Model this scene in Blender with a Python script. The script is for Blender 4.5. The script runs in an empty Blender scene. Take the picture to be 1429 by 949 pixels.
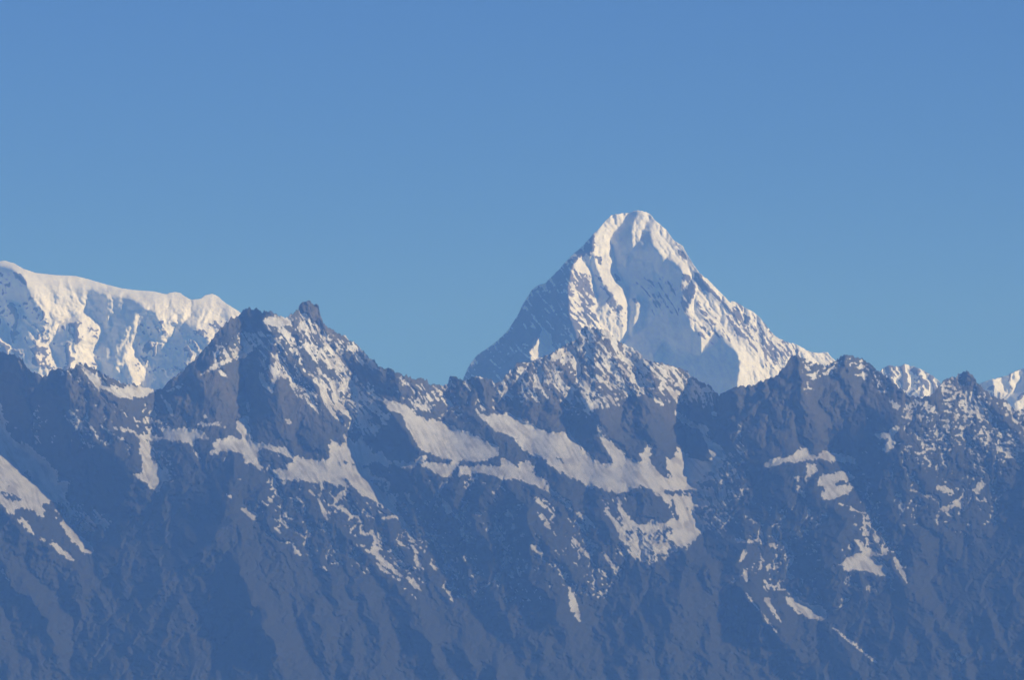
import bpy, math
import numpy as np

# ------------------------------------------------------------------ camera, world, sun, exposure
S = bpy.context.scene
COL = S.collection
HFOV = math.radians(12.7)
F = 714.5 / math.tan(HFOV / 2)                 # focal length in photo pixels (photo 1429 x 949)
LEVEL = 1000.0                                  # photo row of the level line
PITCH = math.atan((LEVEL - 474.5) / F)
CAM = np.array([0.0, 0.0, 1300.0])              # metres above the valley floor

cam_data = bpy.data.cameras.new('camera')
cam_data.angle = HFOV
cam_data.clip_start = 10
cam_data.clip_end = 400000
cam = bpy.data.objects.new('camera', cam_data)
COL.objects.link(cam)
cam.location = CAM
cam.rotation_euler = (math.radians(90) + PITCH, 0, 0)
S.camera = cam

SUN_EL = math.radians(31)
SUN_AZ = math.radians(110)                      # clockwise from +Y (the view direction): to the right, a little behind the camera
sd = np.array([math.sin(SUN_AZ) * math.cos(SUN_EL), math.cos(SUN_AZ) * math.cos(SUN_EL), math.sin(SUN_EL)])

w = bpy.data.worlds.new("World")
S.world = w
w.use_nodes = True
nt = w.node_tree
bg = nt.nodes['Background']
sky = nt.nodes.new('ShaderNodeTexSky')
sky.sky_type = 'NISHITA'
sky.sun_disc = False
sky.sun_elevation = SUN_EL
sky.sun_rotation = SUN_AZ
sky.altitude = 3500
sky.air_density = 1.0
sky.dust_density = 0.1
sky.ozone_density = 4.0
tint = nt.nodes.new('ShaderNodeMix'); tint.data_type = 'RGBA'; tint.blend_type = 'MULTIPLY'; tint.inputs[0].default_value = 1
tint.inputs[7].default_value = (0.58, 0.91, 1.55, 1)
nt.links.new(sky.outputs[0], tint.inputs[6]); nt.links.new(tint.outputs[2], bg.inputs[0])
bg.inputs[1].default_value = 0.07

sl = bpy.data.lights.new('sun', 'SUN')
sl.energy = 4.05
sl.angle = math.radians(0.5)
sl.color = (1.0, 0.978, 0.925)
sun = bpy.data.objects.new('sun', sl)
COL.objects.link(sun)
import mathutils
sun.rotation_euler = mathutils.Vector(sd).to_track_quat('Z', 'Y').to_euler()

S.view_settings.view_transform = 'Standard'
S.view_settings.look = 'None'
S.view_settings.gamma = 1
S.view_settings.exposure = 0
S.cycles.volume_bounces = 1
S.cycles.use_denoising = True

HAZE_DENSITY = 3.3e-5
HAZE_SCATTER = (0.165, 0.39, 0.99)

# ------------------------------------------------------------------ fields over a raster of survey coordinates
X0, X1, Y0, Y1 = -300, 1730, 270, 1110
xs = np.arange(X0, X1, dtype=np.float32)
ys = np.arange(Y0, Y1, dtype=np.float32)
H, W = len(ys), len(xs)
XX, YY = np.meshgrid(xs, ys)

def perlin(u, v, seed):
    r = np.random.RandomState(seed)
    a = r.rand(256, 256).astype(np.float32) * 2 * np.pi
    gx, gy = np.cos(a), np.sin(a)
    iu = np.floor(u).astype(np.int32); iv = np.floor(v).astype(np.int32)
    fu = (u - iu).astype(np.float32); fv = (v - iv).astype(np.float32)
    su = fu * fu * fu * (fu * (fu * 6 - 15) + 10); sv = fv * fv * fv * (fv * (fv * 6 - 15) + 10)
    def c(du, dv):
        ii = (iu + du) & 255; jj = (iv + dv) & 255
        return gx[jj, ii] * (fu - du) + gy[jj, ii] * (fv - dv)
    n0 = c(0, 0) * (1 - su) + c(1, 0) * su
    n1 = c(0, 1) * (1 - su) + c(1, 1) * su
    return (n0 * (1 - sv) + n1 * sv) * 1.5

def fbm(u, v, seed, octs=4, gain=0.5, ridged=False):
    t = 0; a = 1.0; tot = 0
    for k in range(octs):
        n = perlin(u * 2 ** k + 17.3 * k, v * 2 ** k + 9.1 * k, seed + k)
        if ridged: n = 1 - 2 * np.abs(n)
        t = t + a * n; tot += a; a *= gain
    return t / tot

def rot(deg, lx, ly, wx=0, wy=0):
    """coordinates stretched along a fall line; deg = angle of the line below the horizontal (90 = straight down, <90 = down to the right)"""
    t = math.radians(deg)
    X = XX + wx; Y = YY + wy
    along = X * math.cos(t) + Y * math.sin(t)
    across = -X * math.sin(t) + Y * math.cos(t)
    return across / lx, along / ly

def uniform(n):
    s = np.sort(n.ravel()[::37])
    return np.interp(n, s, np.linspace(0, 1, len(s))).astype(np.float32)

def blur(a, s):
    if s <= 0: return a
    r = int(s * 2.5) + 1
    k = np.exp(-0.5 * (np.arange(-r, r + 1) / s) ** 2); k /= k.sum()
    p = np.pad(a, r, mode='edge').astype(np.float32)
    o = sum(k[i] * p[i:i + a.shape[0], :] for i in range(2 * r + 1))
    return sum(k[i] * o[:, i:i + a.shape[1]] for i in range(2 * r + 1)).astype(np.float32)

def blur_big(a, s):
    h, w_ = a.shape
    A = np.concatenate([np.concatenate([a, a[:, ::-1]], 1), np.concatenate([a, a[:, ::-1]], 1)[::-1]], 0)
    ky = np.fft.fftfreq(A.shape[0])[:, None]; kx = np.fft.rfftfreq(A.shape[1])[None]
    return np.fft.irfft2(np.fft.rfft2(A) * np.exp(-2 * (math.pi * s) ** 2 * (kx ** 2 + ky ** 2)), s=A.shape)[:h, :w_].astype(np.float32)

# enlarged survey sheets: local sheet coordinates -> raster coordinates
SH = {'a': (0, 340, 2.967), 'b': (340, 380, 2.967), 'c': (640, 270, 2.967), 'd': (949, 440, 2.967),
      'e': (0, 629, 2.967), 'f': (340, 629, 2.967), 'g': (640, 560, 2.967), 'h': (949, 629, 2.967),
      'p': (780, 280, 5.933), 'q': (780, 430, 5.933), 'r': (330, 400, 5.933), 's': (400, 520, 5.933),
      't': (160, 520, 5.933), 'u': (820, 600, 5.933), 'o': (0, 0, 1.0)}
def P(spec):
    """'a 10,20 30,40 ...' -> points"""
    out = []; sh = SH['o']
    for tok in spec.split():
        if tok in SH: sh = SH[tok]; continue
        x, y = tok.split(',')
        out.append((sh[0] + float(x) / sh[2], sh[1] + float(y) / sh[2]))
    return np.array(out)

def poly(spec):
    p = P(spec)
    m = np.zeros((H, W), bool)
    x0 = max(int(p[:, 0].min()) - 1 - X0, 0); x1 = min(int(p[:, 0].max()) + 2 - X0, W)
    y0 = max(int(p[:, 1].min()) - 1 - Y0, 0); y1 = min(int(p[:, 1].max()) + 2 - Y0, H)
    if x1 <= x0 or y1 <= y0: return m
    X = XX[y0:y1, x0:x1]; Y = YY[y0:y1, x0:x1]
    s = np.zeros(X.shape, bool)
    for (ax, ay), (bx, by) in zip(p, np.roll(p, -1, 0)):
        if ay == by: continue
        c = ((ay > Y) != (by > Y)) & (X < (bx - ax) * (Y - ay) / (by - ay) + ax)
        s ^= c
    m[y0:y1, x0:x1] = s
    return m

def segdist(spec, reach):
    """distance to a polyline and signed side (+ = screen right of a line that runs downwards)"""
    p = P(spec)
    d = np.full((H, W), 1e6, np.float32); sg = np.ones((H, W), np.float32); tt = np.zeros((H, W), np.float32)
    n = len(p) - 1
    for i in range(n):
        (ax, ay), (bx, by) = p[i], p[i + 1]
        x0 = max(int(min(ax, bx) - reach) - X0, 0); x1 = min(int(max(ax, bx) + reach) + 2 - X0, W)
        y0 = max(int(min(ay, by) - reach) - Y0, 0); y1 = min(int(max(ay, by) + reach) + 2 - Y0, H)
        if x1 <= x0 or y1 <= y0: continue
        X = XX[y0:y1, x0:x1]; Y = YY[y0:y1, x0:x1]
        vx, vy = bx - ax, by - ay; L = vx * vx + vy * vy + 1e-9
        t = np.clip(((X - ax) * vx + (Y - ay) * vy) / L, 0, 1)
        q = np.hypot(X - ax - t * vx, Y - ay - t * vy)
        side = np.sign(vy * (X - ax) - vx * (Y - ay))
        sub = d[y0:y1, x0:x1]; m = q < sub
        sub[m] = q[m]; sg[y0:y1, x0:x1][m] = side[m]; tt[y0:y1, x0:x1][m] = ((i + t) / n)[m]
    return d, sg, tt

def paint(field, specs, val, feather=1.5):
    for sp in specs:
        m = blur(poly(sp).astype(np.float32), feather) if feather < 8 else blur_big(poly(sp).astype(np.float32), feather)
        field[:] = field * (1 - m) + val * m

def strokes(field, specs, val):
    for wd, sp in specs:
        d, _, t = segdist(sp, wd + 4)
        ww = wd * 0.6 * (0.3 + 0.7 * np.clip(5 * t * (1 - t), 0, 1)) * (0.95 + 0.7 * clus)
        m = np.clip(ww - d + 1.0, 0, 1) 
        field[:] = np.maximum(field, val * m)

def crest(gx, specs, amp_r, amp_l, wd):
    for sp in specs:
        d, s, t = segdist(sp, wd * 4)
        e = np.exp(-(d / wd) ** 1.5) * np.clip(4 * (1 - t) + 0.2, 0, 1)
        gx += np.where(s > 0, amp_r, -amp_l) * e

def solve(gx, gz, wz=0.25, lam=1 / 260.0):
    """relief whose slopes match gx (to the right) and gz (upwards), by a mirrored Fourier solve"""
    def mir(a, sx, sy):
        b = np.concatenate([a, sx * a[:, ::-1]], 1)
        return np.concatenate([b, sy * b[::-1]], 0)
    A = mir(gx, -1, 1); B = mir(-gz, 1, -1)
    kx = 2j * math.pi * np.fft.rfftfreq(A.shape[1])[None]; ky = 2j * math.pi * np.fft.fftfreq(A.shape[0])[:, None]
    R = np.conj(kx) * np.fft.rfft2(A) + wz * np.conj(ky) * np.fft.rfft2(B)
    D = np.abs(kx) ** 2 + wz * np.abs(ky) ** 2 + lam ** 2
    return np.fft.irfft2(R / D, s=A.shape)[:H, :W].astype(np.float32)

def sample(a, x, y):
    u = np.clip(x - X0, 0, W - 1.001); v = np.clip(y - Y0, 0, H - 1.001)
    i = u.astype(int); j = v.astype(int); fu = u - i; fv = v - j
    return (a[j, i] * (1 - fu) + a[j, i + 1] * fu) * (1 - fv) + (a[j + 1, i] * (1 - fu) + a[j + 1, i + 1] * fu) * fv

def erode(Y, levels, seed=900, eps=0.12):
    """water cuts branching gullies down the face (Y = depth relief, larger = deeper); scree slopes limit how steep their sides get.
    levels: list of (cell, passes, incision, side slope, roughness, relax sweeps)"""
    Y = Y.astype(np.float32).copy()
    for lv, (c, passes, k, smax, rough, sweeps) in enumerate(levels):
        g = Y[::c, ::c] / c
        h, w_ = g.shape
        yy, xx = np.mgrid[0:h, 0:w_].astype(np.float32)
        z0 = g.copy()
        g = g + rough * fbm(xx / 5.3, yy / 6.1, seed + 10 * lv, 4, 0.6)
        sl = smax * (1 + 0.55 * fbm(xx / 11, yy / 9, seed + 10 * lv + 5, 2))
        cols = np.arange(w_)
        for p in range(passes):
            A = np.ones((h, w_), np.float32)
            for j in range(h - 1):
                nxt = g[j + 1]; pd = np.pad(nxt, 1, mode='edge')
                st = np.stack([pd[d:d + w_] for d in range(3)])
                q = st + np.array([-.04, 0, -.04], np.float32)[:, None]
                t = np.clip(cols + q.argmax(0) - 1, 0, w_ - 1)
                A[j + 1] += np.bincount(t, weights=A[j], minlength=w_)
            g = g + k * (np.sqrt(A) - 1).clip(0, 14)
            D = g - z0
            for q_ in range(sweeps):
                for a, b, f in ((np.s_[:, 1:], np.s_[:, :-1], 1.0), (np.s_[1:, :], np.s_[:-1, :], 0.9), (np.s_[1:, 1:], np.s_[:-1, :-1], 1.41), (np.s_[1:, :-1], np.s_[:-1, 1:], 1.41)):
                    d = D[a] - D[b]; sm = sl[a] * f
                    ex = 0.3 * (d - np.clip(d, -sm, sm))
                    D[a] -= ex; D[b] += ex
            g = z0 + D
        jj = np.arange(h, dtype=np.float32)[:, None] * eps
        g = np.minimum.accumulate(g + jj, axis=0) - jj
        dlt = (g - z0) * c
        if c > 1:
            u = np.clip((XX - X0) / c, 0, w_ - 1.001); v = np.clip((YY - Y0) / c, 0, h - 1.001)
            i = u.astype(int); j = v.astype(int); fu = u - i; fv = v - j
            dlt = (dlt[j, i] * (1 - fu) + dlt[j, i + 1] * fu) * (1 - fv) + (dlt[j + 1, i] * (1 - fu) + dlt[j + 1, i + 1] * fu) * fv
        Y = Y + dlt
    return Y.astype(np.float32)

def hollow(Y, s):
    """+ in gullies, - on ribs"""
    return (Y - blur(Y, s)).astype(np.float32)

# ------------------------------------------------------------------ materials
def nd(t, kind, **kw):
    n = t.nodes.new(kind)
    for k, v in kw.items(): setattr(n, k, v)
    return n

def mountain_material(name, rock_a, rock_b, rock_c, snow_hi, snow_lo, z_lo, z_hi, green=0.0, grime=0.12):
    m = bpy.data.materials.new(name); m.use_nodes = True
    t = m.node_tree; L = t.links.new
    b = t.nodes['Principled BSDF']
    b.inputs['Roughness'].default_value = 0.9
    b.inputs['Specular IOR Level'].default_value = 0.1
    at = nd(t, 'ShaderNodeAttribute', attribute_name='snow')
    ge = nd(t, 'ShaderNodeNewGeometry')
    sx = nd(t, 'ShaderNodeSeparateXYZ'); L(ge.outputs['Position'], sx.inputs[0])
    n1 = nd(t, 'ShaderNodeTexNoise'); n1.inputs['Scale'].default_value = 0.0016; n1.inputs['Detail'].default_value = 6
    n2 = nd(t, 'ShaderNodeTexNoise'); n2.inputs['Scale'].default_value = 0.02; n2.inputs['Detail'].default_value = 8; n2.inputs['Roughness'].default_value = 0.7
    mp = nd(t, 'ShaderNodeMapping'); mp.inputs['Scale'].default_value = (1, 1, 0.35)
    L(ge.outputs['Position'], n1.inputs['Vector']); L(ge.outputs['Position'], mp.inputs[0]); L(mp.outputs[0], n2.inputs['Vector'])
    r1 = nd(t, 'ShaderNodeValToRGB'); e = r1.color_ramp.elements
    e[0].position = 0.38; e[0].color = (*rock_a, 1); e[1].position = 0.62; e[1].color = (*rock_b, 1)
    L(n1.outputs[0], r1.inputs[0])
    r2 = nd(t, 'ShaderNodeMapRange'); r2.inputs[1].default_value = 0.35; r2.inputs[2].default_value = 0.7
    L(n2.outputs[0], r2.inputs[0])
    mx = nd(t, 'ShaderNodeMix', data_type='RGBA'); L(r2.outputs[0], mx.inputs[0]); L(r1.outputs[0], mx.inputs[6]); mx.inputs[7].default_value = (*rock_c, 1)
    rock = mx.outputs[2]
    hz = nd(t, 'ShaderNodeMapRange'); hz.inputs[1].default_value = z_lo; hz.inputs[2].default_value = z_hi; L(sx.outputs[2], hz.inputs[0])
    if green > 0:
        gm = nd(t, 'ShaderNodeMix', data_type='RGBA'); L(hz.outputs[0], gm.inputs[0])
        gm.inputs[6].default_value = (0.034, 0.034, 0.024, 1); L(rock, gm.inputs[7]); rock = gm.outputs[2]
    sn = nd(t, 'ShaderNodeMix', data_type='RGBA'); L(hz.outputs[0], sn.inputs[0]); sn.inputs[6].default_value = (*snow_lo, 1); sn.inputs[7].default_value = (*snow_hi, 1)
    sn2 = nd(t, 'ShaderNodeMix', data_type='RGBA', blend_type='MULTIPLY'); sn2.inputs[0].default_value = 1
    rr = nd(t, 'ShaderNodeValToRGB'); q = rr.color_ramp.elements
    q[0].position = 0.3; q[0].color = (0.8, 0.8, 0.8, 1); q[1].position = 0.6; q[1].color = (1, 1, 1, 1)
    L(n2.outputs[0], rr.inputs[0]); L(sn.outputs[2], sn2.inputs[6]); at2 = nd(t, 'ShaderNodeAttribute', attribute_name='grime')
    gr = nd(t, 'ShaderNodeValToRGB'); g_ = gr.color_ramp.elements
    g_[0].position = 0.0; g_[0].color = (1, 1, 1, 1); g_[1].position = 1.0; g_[1].color = (1 - grime, 1 - 1.08 * grime, 1 - 1.2 * grime, 1); gm0 = gr.color_ramp.elements.new(0.55); gm0.color = (1 - 0.2 * grime,) * 3 + (1,)
    L(at2.outputs['Fac'], gr.inputs[0])
    mg = nd(t, 'ShaderNodeMix', data_type='RGBA', blend_type='MULTIPLY'); mg.inputs[0].default_value = 1; L(rr.outputs[0], mg.inputs[6]); L(gr.outputs[0], mg.inputs[7])
    L(mg.outputs[2], sn2.inputs[7])
    # fine break-up of the snow line
    ad = nd(t, 'ShaderNodeMath', operation='SUBTRACT'); L(n2.outputs[0], ad.inputs[0]); ad.inputs[1].default_value = 0.5
    ml = nd(t, 'ShaderNodeMath', operation='MULTIPLY_ADD'); L(ad.outputs[0], ml.inputs[0]); ml.inputs[1].default_value = 1.3; L(at.outputs['Fac'], ml.inputs[2])
    sm = nd(t, 'ShaderNodeMapRange', interpolation_type='SMOOTHSTEP'); sm.inputs[1].default_value = 0.35; sm.inputs[2].default_value = 0.65; L(ml.outputs[0], sm.inputs[0])
    fin = nd(t, 'ShaderNodeMix', data_type='RGBA'); L(sm.outputs[0], fin.inputs[0]); L(rock, fin.inputs[6]); L(sn2.outputs[2], fin.inputs[7])
    L(fin.outputs[2], b.inputs['Base Color'])
    bp = nd(t, 'ShaderNodeBump'); bp.inputs['Distance'].default_value = 14; 
    bs = nd(t, 'ShaderNodeMapRange'); bs.inputs[3].default_value = 0.8; bs.inputs[4].default_value = 0.12; L(sm.outputs[0], bs.inputs[0]); L(bs.outputs[0], bp.inputs['Strength'])
    L(n2.outputs[0], bp.inputs['Height']); L(bp.outputs[0], b.inputs['Normal'])
    return m

# ------------------------------------------------------------------ turning a relief field into real terrain
def place(x, y, depth):
    u = (x - 714.5) / F; v = (474.5 - y) / F
    dy = math.cos(PITCH) - v * math.sin(PITCH); dz = math.sin(PITCH) + v * math.cos(PITCH)
    k = depth / dy
    return np.stack([CAM[0] + u * k, CAM[1] + dy * k, CAM[2] + dz * k], -1)

def terrain(skyline, rel, snow, D0, xr, ybot, mat, parts, step=1.05, jag=1.0, seed=5, skirt=True):
    """parts: list of (name, mask or None, props). rel is the depth relief in pixels at distance D0"""
    sk = P(skyline); px = D0 / F
    nx = int((xr[1] - xr[0]) / step) + 1
    gx = np.linspace(xr[0], xr[1], nx)
    top = np.interp(gx, sk[:, 0], sk[:, 1])
    o = np.argsort(sk[:, 0], kind='stable')
    u = gx / 7.0
    j = sum(((2.2 * np.abs(perlin(u * 2 ** k, u * 0 + 3.3 + k, seed + k)) - 0.45) / 1.7 ** k) for k in range(4))
    top = top + jag * j * np.interp(np.abs(np.gradient(top, gx)), [0, .2, 1.2], [0.7, 1.0, 1.2])
    ny = int((ybot - top.min()) / step)
    t = np.linspace(0, 1, ny)[:, None]
    GY = top[None] + (ybot - top)[None] * t
    GX = np.broadcast_to(gx[None], GY.shape)
    R = sample(rel, GX, GY); Sn = sample(snow, GX, GY)
    V = [place(GX, GY, D0 + px * R)]; SN = [Sn]
    # the far side of the crest falls away behind it
    nb = 14; back = []
    crestpt = V[0][0]
    slope = 0.75 + 0.35 * perlin(gx / 40, gx * 0 + 1.7, seed + 9)
    for k in range(nb, 0, -1):
        dd = px * 9.0 * k ** 1.45
        rough = px * 4.0 * perlin(gx / 14 + k * 0.4, gx * 0 + k * 0.7, seed + 20) * min(k, 3) / 3
        q = crestpt.copy(); q[:, 1] += dd; q[:, 0] *= (q[:, 1] / crestpt[:, 1]); q[:, 2] -= dd * slope + np.abs(rough)
        q[:, 2] = np.maximum(q[:, 2], -20)
        back.append(q)
    rows = [np.array(back), V[0]]; sn = [np.repeat(Sn[:1], nb, 0), Sn]
    if skirt:
        last = V[0][-1]; sk_rows = []
        for k in range(1, 30):
            f = k / 29.0
            q = last.copy()
            drop = (last[:, 2] + 30) * f
            q[:, 2] = last[:, 2] - drop
            q[:, 1] = last[:, 1] - drop * 1.5 + px * 25 * perlin(gx / 50, gx * 0 + k * 0.35, seed + 31) * min(f * 4, 1)
            q[:, 0] = last[:, 0] * (q[:, 1] / last[:, 1])
            sk_rows.append(q)
        rows.append(np.array(sk_rows)); sn.append(np.zeros((29, nx), np.float32))
    A = np.concatenate(rows, 0).astype(np.float32); SNA = np.concatenate(sn, 0).astype(np.float32)
    ny2 = A.shape[0]
    # vertex normals of the whole sheet, kept where it is divided into separate objects
    idx = np.arange(ny2 * nx).reshape(ny2, nx)
    f = np.stack([idx[:-1, :-1], idx[1:, :-1], idx[1:, 1:], idx[:-1, 1:]], -1).reshape(-1, 4)
    Vf = A.reshape(-1, 3); SF = SNA.ravel()
    Dr = sample(GRIME, GX, GY); DF = np.concatenate([np.repeat(Dr[:1], nb, 0), Dr] + ([np.repeat(Dr[-1:], 29, 0)] if skirt else []), 0).astype(np.float32).ravel()
    yrow = np.concatenate([np.repeat(GY[:1], nb, 0), GY] + ([np.repeat(GY[-1:], 29, 0)] if skirt else []), 0)
    yf = (0.25 * (yrow[:-1, :-1] + yrow[1:, :-1] + yrow[1:, 1:] + yrow[:-1, 1:])).ravel()
    xf = np.broadcast_to(0.5 * (gx[:-1] + gx[1:])[None], (ny2 - 1, nx - 1)).ravel()
    pid = np.zeros(len(f), int)
    for k, (nm, mask, props) in enumerate(parts):
        if mask is not None:
            pid[sample(mask.astype(np.float32), xf, yf) > 0.5] = k
    du = np.gradient(A, axis=1); dv = np.gradient(A, axis=0)
    N = np.cross(dv, du); N /= np.linalg.norm(N, axis=-1, keepdims=True) + 1e-9
    if (N[ny2 // 2, nx // 2, 2]) < 0: N = -N
    Nf = N.reshape(-1, 3)
    for k, (nm, mask, props) in enumerate(parts):
        ff = f[pid == k]
        if len(ff) == 0: continue
        used, inv = np.unique(ff, return_inverse=True); inv = inv.reshape(-1, 4).astype(np.int32)
        me = bpy.data.meshes.new(nm)
        me.vertices.add(len(used)); me.vertices.foreach_set('co', Vf[used].ravel())
        me.loops.add(inv.size); me.loops.foreach_set('vertex_index', inv.ravel())
        me.polygons.add(len(inv)); me.polygons.foreach_set('loop_start', np.arange(0, inv.size, 4, dtype=np.int32))
        me.polygons.foreach_set('loop_total', np.full(len(inv), 4, np.int32))
        me.update(calc_edges=True)
        me.polygons.foreach_set('use_smooth', np.ones(len(inv), bool))
        a = me.attributes.new('snow', 'FLOAT', 'POINT'); a.data.foreach_set('value', SF[used])
        a = me.attributes.new('grime', 'FLOAT', 'POINT'); a.data.foreach_set('value', DF[used])
        if len(parts) > 1: me.normals_split_custom_set_from_vertices(Nf[used].tolist())
        me.materials.append(mat)
        ob = bpy.data.objects.new(nm, me); COL.objects.link(ob)
        ob['kind'] = 'structure'
        for a_, b_ in props.items(): ob[a_] = b_

# shared noise fields
wx = 14 * fbm(XX / 90, YY / 90, 301, 2); wy = 14 * fbm(XX / 90, YY / 90, 311, 2)
dr = fbm(*rot(52, 4.2, 42, wx, wy), 11, 4, 0.65)                 # fine streaks running down to the right
drR = fbm(*rot(54, 26, 110, wx, wy), 21, 5, 0.55, True)       # gullies down to the right
dl = fbm(*rot(112, 24, 100, wx, wy), 31, 5, 0.55, True)        # gullies down to the left
vt = fbm(*rot(84, 16, 60, wx, wy), 41, 5, 0.55, True)          # near-vertical gullies
iso = fbm(XX / 22, YY / 18, 51, 5, 0.6)
fine = fbm(XX / 6, YY / 5, 61, 3, 0.7)
blot = fbm(XX / 6.5 + dr, YY / 5, 71, 3, 0.7)

wa = fbm(XX / 4.5, YY / 4.5, 401, 3, 0.75); wb_ = fbm(XX / 4.5, YY / 4.5, 411, 3, 0.75)
wc = fbm(XX / 34, YY / 34, 421, 4, 0.6); wd_ = fbm(XX / 34, YY / 34, 431, 4, 0.6)
clus = fbm(XX / 26, YY / 20, 441, 3, 0.6)
def warp(a, small, big):
    return sample(a, XX + small * wa + big * wc, YY + small * wb_ + big * wd_).astype(np.float32)
def clump(q, k=0.5):
    return np.where(q < 0.9, np.clip(q + k * clus * np.clip(q * 4, 0, 1), 0, 1), q)

GRIME = uniform(fbm(*rot(58, 5, 34, wx, wy), 501, 4, 0.6) + 0.6 * fbm(XX / 30, YY / 18, 511, 3))

def zeros(v=0.0): return np.full((H, W), v, np.float32)
def threshold(q, n, soft=0.07): return np.clip((q * (1 + soft) - n) / soft, 0, 1)

# ------------------------------------------------------------------ 1. pyramid peak
sky_peak = 'c -200,1270 -100,1060 -20,880 20,765 40,715 60,690 80,665 120,640 160,610 200,570 240,510 270,450 300,400 330,378 360,368 400,330 440,285 480,245 520,210 ' \
           'p 290,265 330,230 380,170 430,120 480,108 545,100 600,92 650,75 700,85 745,100 800,160 850,205 890,240 930,300 985,350 1030,375 1060,440 1110,520 1160,595 1220,640 1300,720 1424,850 ' \
           'c 1110,440 1150,450 1180,470 1220,490 1250,515 1280,555 1310,590 1345,608 1380,620 d 420,100 450,108 500,130 540,152 570,155 610,152 630,175 700,240 900,420 1020,560 1100,780'
gx = zeros(0.3); gz = zeros(1.0)
paint(gx, ['c -140,1000 -80,700 60,560 180,470 260,330 400,230 550,110 580,165 558,200 556,240 520,255 485,265 470,330 455,400 462,470 480,560 500,640 440,700 440,1000'], -1.7, 1.2)
CENTRE = 'p 590,90 650,80 660,110 620,180 600,215 610,320 615,370 640,355 690,300 685,240 720,240 760,300 770,380 820,400 830,460 900,500 960,510 1010,530 1025,620 1025,800 1010,900 q 1015,30 1060,90 1090,200 1160,200 1175,300 1220,305 1260,250 1300,210 1320,250 1300,300 1424,380 c 1150,650 1165,700 1150,810 1010,900 640,800 640,620 700,590 710,520 712,430 700,370 p 540,670 490,620 470,560 480,500 455,420 430,330 430,290 470,260 490,200 530,140'
paint(gx, [CENTRE], -1.1, 1.2)
paint(gx, ['p 740,150 770,380 830,460 960,510 1025,620 1025,800 1010,900 q 1015,30 1060,90 1090,200 1160,200 1175,300 1000,300 900,100 p 900,800 800,560 700,300', 'c 700,600 720,560 800,520 940,500 960,560 1010,630 1080,580 1150,650 1150,810 1010,900 700,760'], -1.6, 3)
# lit islands inside the hollow
paint(gx, ['p 610,225 650,225 690,250 680,320 640,360 610,400 605,300', 'p 640,800 745,805 745,900 q 745,60 700,150 600,195 600,120 640,20', 'q 780,390 880,270 880,350 830,420 780,440',
           'p 560,440 600,430 625,465 600,490 555,480', 'c 345,552 385,600 380,650 300,690 292,655 325,615', 'p 490,500 520,520 510,545 490,535'], 0.1, 1.0)
# spurs lit from the right
paint(gx, ['p 290,265 330,235 400,300 440,370 460,430 470,500 480,560 540,670 580,760 590,860 590,949 q 575,20 580,200 510,255 450,235 320,30 p 420,800 370,700 300,560 290,440 280,370'], 0.35, 1.0)
paint(gx, ['p 130,480 240,455 270,540 300,640 340,800 360,949 q 330,100 400,200 200,190 100,100 p 80,900 80,760 100,600'], 0.55, 1.0)
paint(gx, ['p 245,460 290,440 300,560 370,700 440,800 q 320,30 310,0 p 340,860 320,720 290,660 280,560 250,500'], -1.5, 1.0)
paint(gx, ['c 640,90 700,78 700,100 660,140 640,170 625,200 605,160'], 0.45, 1.0)
paint(gx, ['p 1105,590 1160,600 1250,720 1330,800 1424,920 q 1424,60 1330,-40 1250,-130 p 1180,740 1120,650'], -0.75, 1.0)
paint(gx, ['p 1020,610 1060,600 1110,660 1130,760 1080,860 1040,920 1020,900'], -0.55, 1.0)
crest(gx, ['c 590,140 560,200 540,260', 'c 940,230 990,330 1060,430 1150,560 1230,650', 'c 1250,520 1260,600 1300,680', 'c 990,450 1030,520 1080,560 1130,620 1165,700'], 0.5, 0.4, 5)
crest(gx, ['c 800,300 810,420 800,520 740,600', 'c 870,330 860,480 890,600', 'c 300,420 330,520 300,640 240,700', 'c 400,350 420,480 400,600', 'c 760,100 750,200 760,300'], 0.35, 0.35, 10)
rk = zeros(0.5)
paint(rk, ['c 480,300 560,280 600,400 650,450 680,560 660,640 480,640 450,400', 'c 920,240 1424,560 1424,800 1100,800 930,500'], 1.0, 5)
gx = warp(gx, 2.0, 2.5)
lit = np.clip((gx + 0.6) / 0.8, 0, 1)
rel = solve(gx, zeros(), 0.07, 1 / 260.0) + (1000 - YY) * 1.0 - 480
rel += (rk * (2.6 * iso + 1.5 * fine) + 2.7 * (1 - vt) * (0.3 + 0.7 * rk)) * (0.35 + 0.65 * lit) + 0.8 * dr * lit
rel = erode(rel, [(3, 10, 0.04, 0.55, 0.7, 4), (1, 6, 0.05, 0.8, 1.2, 3)], 910)
hw = hollow(rel, 3)
q = zeros(0.9)
paint(q, [CENTRE], 0.97, 3)
paint(q, ['c -40,1000 20,765 80,665 200,570 300,400 440,285 560,165 560,240 520,255 485,265 455,400 462,470 500,640 440,700 440,1000'], 0.2, 3)
paint(q, ['p 130,560 200,540 260,720 320,860 360,949 90,949 80,760', 'q 100,0 300,0 360,180 300,400 60,400', 'p 360,700 430,760 500,860 520,949 q 520,60 430,60 p 400,900', 'c 1010,470 1080,500 1100,560 1060,620 1000,600', 'c 1110,440 1180,470 1280,555 1400,650 1320,740 1230,640 1150,560'], 0.5, 4)
paint(q, ['p 1105,590 1160,600 1250,720 1330,800 1424,920 q 1424,60 1330,-40 1250,-130 p 1180,740 1120,650', 'p 1020,610 1060,600 1110,660 1130,760 1080,860 1040,920 1020,900', 'p 980,400 1030,420 1080,490 1050,490 990,440', 'p 300,460 350,460 360,500 330,520', 'p 460,600 500,620 530,670 480,670'], 0.22, 1.0)
paint(q, ['c 345,552 385,600 380,650 300,690 292,655 325,615'], 0.97, 1)
paint(q, ['p 600,700 800,600 980,700 1000,949 600,949'], 0.72, 6)
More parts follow.
